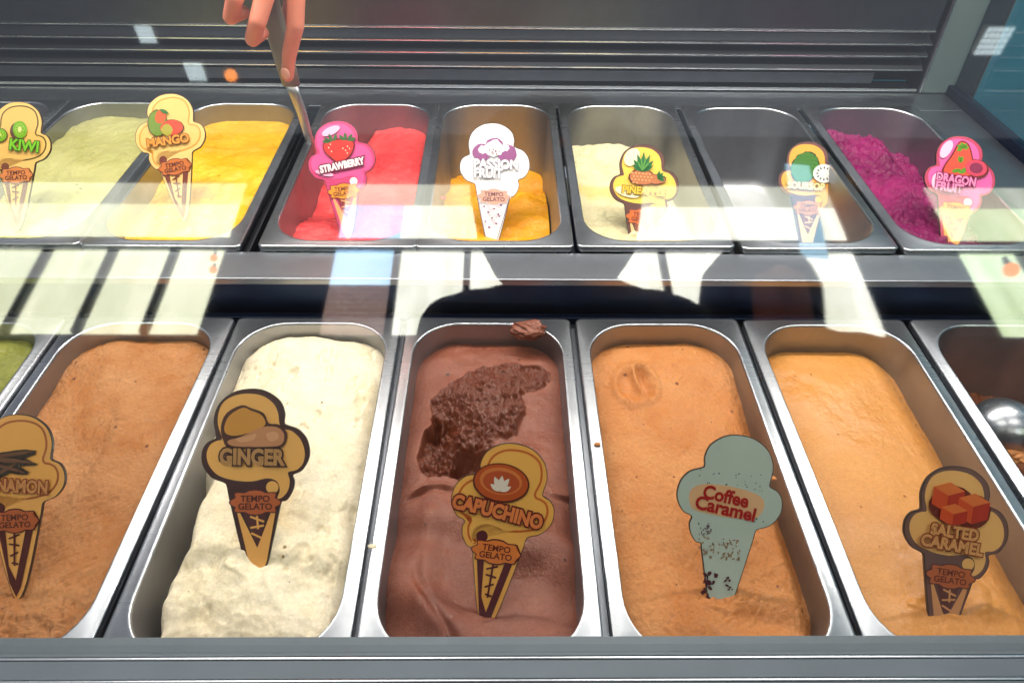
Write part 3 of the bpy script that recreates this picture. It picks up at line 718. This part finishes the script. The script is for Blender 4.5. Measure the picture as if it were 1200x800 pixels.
c.poly('worn_specks', speck(26, 130, 400, 205, 275, 2, 6, 2)+speck(12, 350, 420, 380, 400, 2, 6, 4), (98,112,104), True)
c.poly('name_patch', [catmull([(105,300),(150,266),(240,262),(340,276),(400,300),(412,340),(380,385),(300,392),(200,384),(120,366)],4)], (232,184,138), True)
c.poly('worn_badge', speck(60, 160, 330, 480, 560, 3, 9, 5), (168,140,112), True)
c.poly('worn_dot', speck(22, 150, 210, 420, 470, 3, 7, 6), (128,112,120), True)
c.poly('worn_cone', speck(20, 190, 240, 620, 740, 5, 14, 7)+speck(8, 280, 315, 620, 690, 4, 10, 9), (86,34,44), True)
c.text('Coffee', 252, 308, 76, (176,32,30), None, 2.5, 0, -8, width=190)
c.text('Caramel', 255, 358, 76, (176,32,30), None, 2.5, 0, -8, width=250)
c = Card('salted', (1108, 705), (1124, 546), 122, -.018, False, 8.5, 'salted caramel sign with orange caramel cubes, standing in the smooth pan at the right', (120, 86, 80))
design(c, True, (252,190,112), LINE, (108,62,58), (226,160,104), (196,104,60), (120,52,34))
def cube(x, y, w, h, d): return [[(x,y),(x+w*.5,y-d),(x+w,y),(x+w*.5,y+d)], [(x,y),(x+w*.5,y+d),(x+w*.5,y+d+h),(x,y+h)], [(x+w*.5,y+d),(x+w,y),(x+w,y+h),(x+w*.5,y+d+h)]]
cb = [cube(130,150,130,70,28), cube(238,180,130,72,28), cube(170,228,110,50,22)]
c.poly('cube_shadow', [ell(220,215,100,78,20,.05,2), ell(300,228,80,72,20,.05,3)], (112,30,16), True)
for i, q in enumerate(cb):
    for f_, col in zip(q, ((238,120,52),(222,78,30),(190,44,20))): c.poly('caramel_cube', [[Vector(p) for p in f_]], col, True)
c.text('SALTED', 240, 325, 66, (226,160,96), (150,66,34), 3, 5, 0, width=210)
c.text('CARAMEL', 235, 378, 66, (226,160,96), (150,66,34), 3, 5, -2, width=270)

# ---------------------------------------------------------------- hand with spatula, scoop
def blob(name, segs, voxel, mat, parent=None, smooth_it=4):
    bm = bmesh.new()
    for (p0, r0, p1, r1) in segs:
        p0, p1 = Vector(p0), Vector(p1); n = max(2, int((p1-p0).length/(min(r0, r1)*.35))+1)
        for i in range(n+1):
            t = i/n; bmesh.ops.create_icosphere(bm, subdivisions=2, radius=r0+(r1-r0)*t, matrix=Matrix.Translation(p0.lerp(p1, t)))
    o = link(name, bm, mat)
    rm = o.modifiers.new('r', 'REMESH'); rm.mode = 'VOXEL'; rm.voxel_size = voxel
    sm = o.modifiers.new('s', 'SMOOTH'); sm.iterations = smooth_it; sm.factor = .5
    dg = bpy.context.evaluated_depsgraph_get(); me = bpy.data.meshes.new_from_object(o.evaluated_get(dg))
    for p in me.polygons: p.use_smooth = True
    bpy.data.objects.remove(o); o = bpy.data.objects.new(name, me); C.objects.link(o); o.parent = parent
    return o
k = N('skin'); v = k.obj(); f = k.noise(v, 40, 4)
k.l(k.mix(f, rgb(214,122,98), rgb(228,150,124)), k.b.inputs['Base Color']); k.b.inputs['Roughness'].default_value = .5
k.b.inputs['Subsurface Weight'].default_value = .25; k.b.inputs['Subsurface Scale'].default_value = .01
fb = k.noise(v, 300, 4); bp = k.bump(fb, .3, .0006); k.l(bp.outputs[0], k.b.inputs['Normal'])
M['skin'] = k.m
server = empty('server_arm', (-.31, .86, .3)); tag(server, 'bare hand of the server reaching down with fingers on the spatula handle', 'person')
H = lambda *p: Vector(p)-Vector((-.31, .86, .3))
segs = [
 (H(-.325,.853,.135), .0078, H(-.318,.850,.160), .0088), (H(-.318,.850,.160), .0090, H(-.303,.846,.195), .0100), (H(-.303,.846,.195), .0102, H(-.293,.856,.262), .0125),   # index
 (H(-.342,.846,.186), .0080, H(-.352,.838,.182), .0088), (H(-.352,.838,.182), .0092, H(-.338,.826,.205), .0100), (H(-.338,.826,.205), .0102, H(-.313,.848,.262), .0125),   # middle, curled
 (H(-.358,.846,.208), .0078, H(-.370,.836,.206), .0085), (H(-.370,.836,.206), .0090, H(-.358,.828,.228), .0096), (H(-.358,.828,.228), .0100, H(-.334,.852,.268), .0120),   # ring
 (H(-.372,.856,.232), .0072, H(-.382,.846,.230), .0078), (H(-.382,.846,.230), .0082, H(-.372,.842,.248), .0088), (H(-.372,.842,.248), .0090, H(-.350,.860,.275), .0110),   # little
 (H(-.334,.874,.160), .0088, H(-.322,.884,.185), .0100), (H(-.322,.884,.185), .0105, H(-.298,.884,.235), .0135), (H(-.298,.884,.235), .014, H(-.302,.875,.285), .018),       # thumb behind
 (H(-.293,.856,.262), .0135, H(-.298,.880,.330), .019), (H(-.313,.850,.262), .0135, H(-.305,.880,.330), .020), (H(-.334,.854,.268), .0130, H(-.318,.884,.330), .019),
 (H(-.350,.860,.275), .0120, H(-.326,.888,.330), .017), (H(-.308,.884,.330), .024, H(-.300,.93,.42), .030), (H(-.300,.93,.42), .030, H(-.26,1.10,.62), .045)]
segs = [(a, r*.98, b, q*.98) for a, r, b, q in segs]
blob('hand', segs, .0022, M['skin'], server, 3)
nail = bmesh.new(); bmesh.ops.create_uvsphere(nail, u_segments=12, v_segments=8, radius=1, matrix=Matrix.Translation(H(-.3245,.8440,.141)) @ Matrix.Rotation(R(-15), 4, 'Y') @ Matrix.Diagonal((.0052,.0014,.0068,1)))
nail_mat = plain('nail', rgb(236,170,148), .3)
link('fingernail', nail, nail_mat, server, True)
spat = empty('spatula', (-.322, .862, .116)); tag(spat, 'thin steel spatula held by the hand, its tip in the gap before the strawberry gelato', 'spatula')
def ribbon(pts, name, mat):            # pts: (centre, halfwidth, halfthickness), width along x
    bm = bmesh.new(); L = []
    for (p, w, t) in pts:
        p = Vector(p)-Vector((-.322, .862, .116)); L.append([p+Vector((a*w*1.35, b*t, 0)) for a, b in ((-1,-.4),(-.6,-1),(.6,-1),(1,-.4),(1,.4),(.6,1),(-.6,1),(-1,.4))])
    loft(bm, L, True, True); return link(name, bm, mat, spat, True)
ribbon([((-.327,.868,.118), .0075, .006), ((-.330,.868,.150), .0085, .007), ((-.334,.868,.20), .009, .007), ((-.338,.868,.25), .008, .006)], 'handle', plain('grey_handle', rgb(128,124,112), .45))
ribbon([((-.3275,.867,.121), .006, .004), ((-.324,.865,.108), .0050, .0032), ((-.319,.862,.085), .0045, .0018), ((-.315,.861,.045), .0040, .0008), ((-.3125,.860,.015), .0028, .0006)], 'blade', steel('spatula_steel', (.66,.67,.70), .36))

# steel scoop lying in the right hand pan of the front row
sc = empty('steel_scoop', at(1176, 500, -.045)); tag(sc, 'round steel scoop lying in the nearly empty pan at the right edge', 'scoop')
bm = bmesh.new(); L = []
for i in range(1, 10):
    a = R(10*i); L.append([(.030*math.sin(a)*math.cos(b), .030*math.sin(a)*math.sin(b), .026*math.cos(a)) for b in [2*math.pi*j/28 for j in range(28)]])
loft(bm, L, True)
link('bowl', bm, M['pan'], sc, True)
bm = bmesh.new(); L = [[(.026+.10*t, .03*t+.006*math.cos(b), .006+.02*t+.006*math.sin(b)) for b in [2*math.pi*j/12 for j in range(12)]] for t in (0, .3, .6, 1)]
loft(bm, L, True, True); link('handle', bm, M['pan'], sc, True)
crumb('gelato_lump', at(1192, 533, -.05), (.012, .010, .006), GM['coffee'], 'small orange brown lump of gelato by the scoop at the right edge', 'gelato chunk', 9)

# ---------------------------------------------------------------- what the glass mirrors: shop windows, people, lamps behind the photographer
fl = struct('floor', (-4.5, 4.5, -2.2, 2.6, -1.0, -.95), plain('floor_tile', rgb(150, 146, 138), .5), 0)
Wy = -2.0
wm = lambda n_, c_, s_: emit(n_, c_, s_)
def emit_view(name, col, s_):          # hazy bright daylight with faint roof sheets and foliage beyond
    k = N(name); v = k.obj((1, 1, .35)); f = k.noise(v, 2.2, 5, .6); v2 = k.obj((9, 1, 1)); f2 = k.noise(v2, 1.6, 3, .5)
    k.b.inputs['Base Color'].default_value = (.1, .1, .1, 1)
    c_ = tuple(col)+(1,); d_ = (col[0]*.62, col[1]*.66, col[2]*.55, 1)
    a_ = k.ramp(k.math('ADD', k.math('MULTIPLY', f, .7), k.math('MULTIPLY', f2, .3)), [(.36, (0,0,0)), (.60, (1,1,1))])
    k.l(k.mix(a_, d_, c_), k.b.inputs['Emission Color']); k.b.inputs['Emission Strength'].default_value = s_; return k.m
wm = emit_view
M['day_left'] = wm('daylight_yellow', (1.0, 1.0, .74), WIN*.85); M['day_mid'] = wm('daylight_white', (1, .97, .88), WIN)
M['day_right'] = wm('daylight_green', (.86, 1.0, .68), WIN*.88); M['day_ghost'] = wm('daylight_ghost', (1, 1, .82), WIN*.42)
M['day_blue'] = wm('daylight_blue', (.42, .70, 1.0), WIN*.95)
kb = N('daylight_brick'); vb = kb.obj((7.5, 7.5, 7.5)); br_ = kb.n('ShaderNodeTexBrick'); br_.inputs['Scale'].default_value = 1; br_.inputs['Color1'].default_value = (.50, .25, .18, 1); br_.inputs['Color2'].default_value = (.34, .16, .12, 1); br_.inputs['Mortar'].default_value = (.7, .62, .55, 1)
mpv = kb.n('ShaderNodeMapping'); mpv.inputs['Rotation'].default_value = (R(90), 0, 0); kb.l(vb, mpv.inputs[0]); nzv = kb.n('ShaderNodeTexNoise'); nzv.inputs['Scale'].default_value = 9; kb.l(vb, nzv.inputs['Vector'])
vadd = kb.n('ShaderNodeVectorMath', operation='MULTIPLY_ADD'); kb.l(nzv.outputs['Color'], vadd.inputs[0]); vadd.inputs[1].default_value = (.7, .25, .7); kb.l(mpv.outputs[0], vadd.inputs[2]); kb.l(vadd.outputs[0], br_.inputs['Vector'])
kb.l(kb.mix(kb.noise(vb, .7, 5, .7), br_.outputs[0], (.30, .20, .17, 1)), kb.b.inputs['Emission Color']); kb.b.inputs['Emission Strength'].default_value = WIN*.42; M['day_brick'] = kb.m
M['frame'] = plain('window_frame', (.02, .03, .03), .5)
wall_m = plain('shop_wall', rgb(52, 54, 60), .7)
struct('shop_wall', (-4.5, 4.5, Wy-.12, Wy-.04, -.95, 2.05), wall_m, 0)
struct('shop_wall', (-4.5, 4.5, Wy-.12, Wy-.04, 3.16, 3.6), wall_m, 0)
struct('shop_wall', (-1.49, -.93, Wy-.12, Wy-.02, 2.05, 3.16), wall_m, 0)
struct('shop_wall', (1.76, 2.30, Wy-.12, Wy-.02, 2.05, 3.16), wall_m, 0)
def window(label, x0, x1, mull, mat, blue=None, upper_blue=None):
    w = empty('shop_window', ((x0+x1)/2, Wy, 2.05)); tag(w, label, 'window', 'tall shop windows mirrored in the glass')
    ox = (x0+x1)/2
    def b(n_, a0, a1, y0, y1, z0, z1, mt): return boxo(n_, (a0-ox, a1-ox, y0, y1, z0-2.05, z1-2.05), mt, w, 0)
    xs = [x0]+mull+[x1]
    for i, (a0, a1) in enumerate(zip(xs, xs[1:])):
        mt = M['day_blue'] if (blue is not None and i in blue) else mat
        b('pane', a0+.001, a1-.001, -.05, -.04, 2.38 if mt == M['day_blue'] else 2.07, 2.615, mt)
        if mt == M['day_blue']: b('lower_pane', a0+.001, a1-.001, -.05, -.04, 2.07, 2.379, M['day_brick'])
        b('upper_pane', a0+.001, a1-.001, -.05, -.04, 2.685, 2.965, mt)
        b('ghost_strip', a0+.001, a1-.001, -.05, -.04, 2.966, 3.14, M['day_ghost'])  # dimmer glowing strip stands in for the windows' ghost image in the glass
    b('transom', x0, x1, -.038, -.015, 2.615, 2.685, M['slat'])
    for x in mull:
        b('mullion', x-.017, x+.017, -.036, 0, 2.05, 2.614, M['frame'])
    return w
window('yellow lit window left of the left column, seen mirrored over the kiwi and mango pans', -3.4, -1.49, [-3.04, -2.71, -2.383, -2.053, -1.739], M['day_left'])
window('white lit window between the two columns, seen mirrored over the middle pans', -.93, 1.76, [-.605, -.247, .10, .42, .749, 1.09, 1.436], M['day_mid'], {0})
window('greenish lit window right of the right column, seen mirrored at the right edge', 2.30, 4.1, [2.62, 2.96, 3.3, 3.64], M['day_right'])
glare = boxo('glare_board', (-.065, .065, -.004, .004, -.42, .30), emit('glare_glow', (.45, .78, 1.0), WIN*.5))  # added glowing board, stands in for the blue glare on the glass
glare.location = (1.52, -1.90, 2.86); glare.rotation_euler = (0, R(7), 0); tag(glare, 'added light blue glowing banner hanging in front of the white window, mirrored over the soursop sign', 'board')

def figure(label, head, shz, hx_, shoulder, z_floor, mat, phone=None, hair=.118):
    r = empty('person', (head[0], head[1], z_floor)); tag(r, label, 'person')
    o = Vector((head[0], head[1], z_floor)); V = lambda x, y, z: Vector((x, y, z))-o
    hx0, hy0, hz0 = head; y = hy0-.05
    s = []
    s.append((V(hx0, y, shz+.02), .055, V(hx0, hy0, hz0-.06), .055))
    s.append((V(hx0-shoulder*.8, y, shz-.06), .06, V(hx0+shoulder*.8, y, shz-.06), .06))
    s.append((V(hx0, y, shz-.04), .10, V(hx0, y-.06, shz-.30), .11)); s.append((V(hx0-.07, y, shz-.1), .10, V(hx0-.05, y-.08, shz-.50), .11)); s.append((V(hx0+.07, y, shz-.1), .10, V(hx0+.05, y-.08, shz-.50), .11))
    for e in (-1, 1):
        sh = V(hx0+e*shoulder, y, shz-.07)
        if phone: el_ = V(hx0+e*(shoulder+.04), y+.02, shz-.30); ha = Vector(phone)-o+Vector((e*.07, -.03, 0))
        else: el_ = V(hx0+e*(shoulder+.03), y-.02, shz-.36); ha = V(hx0+e*(shoulder+.02), y+.03, shz-.60)
        s += [(sh, .058, el_, .044), (el_, .042, ha, .028)]
        hip = V(hx0+e*.09, y-.09, shz-.55); kn = V(hx0+e*.10, y-.06, z_floor+.48); an = V(hx0+e*.10, y-.08, z_floor+.08)
        s += [(hip, .095, kn, .062), (kn, .06, an, .042), (an, .045, V(hx0+e*.10, y+.08, z_floor+.045), .04)]
    blob('body', s, .014, mat, r, 3)
    hb = [(V(hx0, hy0, hz0+.02), .085, V(hx0, hy0+.01, hz0-.06), .062), (V(hx0, hy0+.095, hz0-.02), .014, V(hx0, hy0+.085, hz0+.01), .010)]
    blob('head', hb, .008, M['skin'], r, 2)
    blob('hair', [(V(hx0, hy0-.03, hz0+.045), .10*hair/.1, V(hx0, hy0-.045, hz0-.03), .092*hair/.1)], .008, M['hair'], r, 2)
    return r
figure('hooded photographer in dark clothes, mirrored as a dark shape in the glass', (.02, -.13, .86), .665, 0, .16, -.95, M['cloth'], (-.072, -.06, .455), .155)
figure('second customer in charcoal clothes beside the photographer, mirrored in the glass', (.42, -.36, .80), .77, 0, .20, -.95, M['cloth2'])
ph = empty('phone', (-.072, -.022, .469)); ph.rotation_euler = (R(90)-PITCH, 0, 0); tag(ph, 'black phone held in both hands by the photographer', 'phone')
boxo('shell', (-.075, .075, -.036, .036, .0, .009), M['black'], ph, .003)

def refl_dir(u, v):
    d = (cr_*((u-600)/FPX)+cu_*(-(v-400)/FPX)+cf_).normalized(); t = (gp-CAM).dot(NN)/d.dot(NN); G = CAM+d*t
    return G, d-2*d.dot(NN)*NN
M['lens'] = emit('lens_glow', (.80, .95, 1), 5); M['white'] = plain('white_housing', (.8, .8, .8), .4)
def ceiling_spot(label, x, y, z, sx, sy, col, s):
    r = empty('ceiling_light', (x, y, z)); tag(r, label, 'ceiling light', 'square ceiling lights')
    boxo('housing', (-sx, sx, -sy, sy, .004, .03), M['white'], r, .002)
    for i in range(5):
        for j in range(5):
            cx_, cy_ = (i-2)*sx*.4, (j-2)*sy*.4
            boxo('lens', (cx_-sx*.13, cx_+sx*.13, cy_-sy*.13, cy_+sy*.13, -.004, .0035), M['lens'], r, 0)
for (u, v, lab, sz) in ((170, 40, 'small square ceiling light, mirrored at the upper left over the steel panel', .030), (228, 84, 'small square ceiling light, mirrored over the vent slats left of the hand', .034), (1166, 48, 'small square ceiling light, mirrored at the upper right corner', .05)):
    G, d = refl_dir(u, v); p = G+d*((2.4-G.z)/d.z); ceiling_spot(lab, p.x, p.y, 2.4, sz, sz*1.1, (.85, .95, 1), 7)
for (u, v, lab, r0, zz) in ((270, 88, 'orange glowing bulb mirrored left of the fingers', .020, 2.1), (250, 302, 'upper small orange bulb mirrored on the ledge', .014, 1.9), (249, 316, 'lower small orange bulb mirrored on the ledge', .014, 1.85), (1186, 316, 'orange glowing lamp mirrored at the right edge above the ledge', .03, 2.0)):
    G, d = refl_dir(u, v); p = G+d*((zz-G.z)/d.z)
    r = empty('hanging_bulb', p); tag(r, lab, 'bulb', 'orange hanging bulbs')
    bm = bmesh.new(); bmesh.ops.create_uvsphere(bm, u_segments=16, v_segments=10, radius=r0); link('globe', bm, emit('orange_glow', (1, .30, .06), 9), r, True)
    bm = bmesh.new(); bmesh.ops.create_cone(bm, segments=12, radius1=r0*.5, radius2=r0*.3, depth=r0*1.6, cap_ends=True, matrix=Matrix.Translation((0,0,r0*1.5))); link('socket', bm, M['frame'], r, True)
M['glow'] = emit('panel_glow', (1, .97, .93), CEIL); M['glow_fill'] = emit('fill_panel_glow', (1, .93, .84), FRONT_FILL)
# ceiling panels over the counter, plus added fill panels over the customers
for i, (x, y, lab) in enumerate(((-.75, 1.25, 'large ceiling light panel over the left half of the case'), (.75, 1.25, 'large ceiling light panel over the right half of the case'),
                                 (-.85, .02, 'large added fill light panel, out of view over the customers at the left'), (.85, .02, 'large added fill light panel, out of view over the customers at the right'))):
    r = empty('ceiling_panel', (x, y, 2.3)); tag(r, lab, 'ceiling light')
    boxo('housing', (-.62, .62, -.32, .32, .004, .07), M['slat'], r, .002); boxo('diffuser', (-.6, .6, -.3, .3, -.004, .0035), M['glow'] if i < 2 else M['glow_fill'], r, 0)
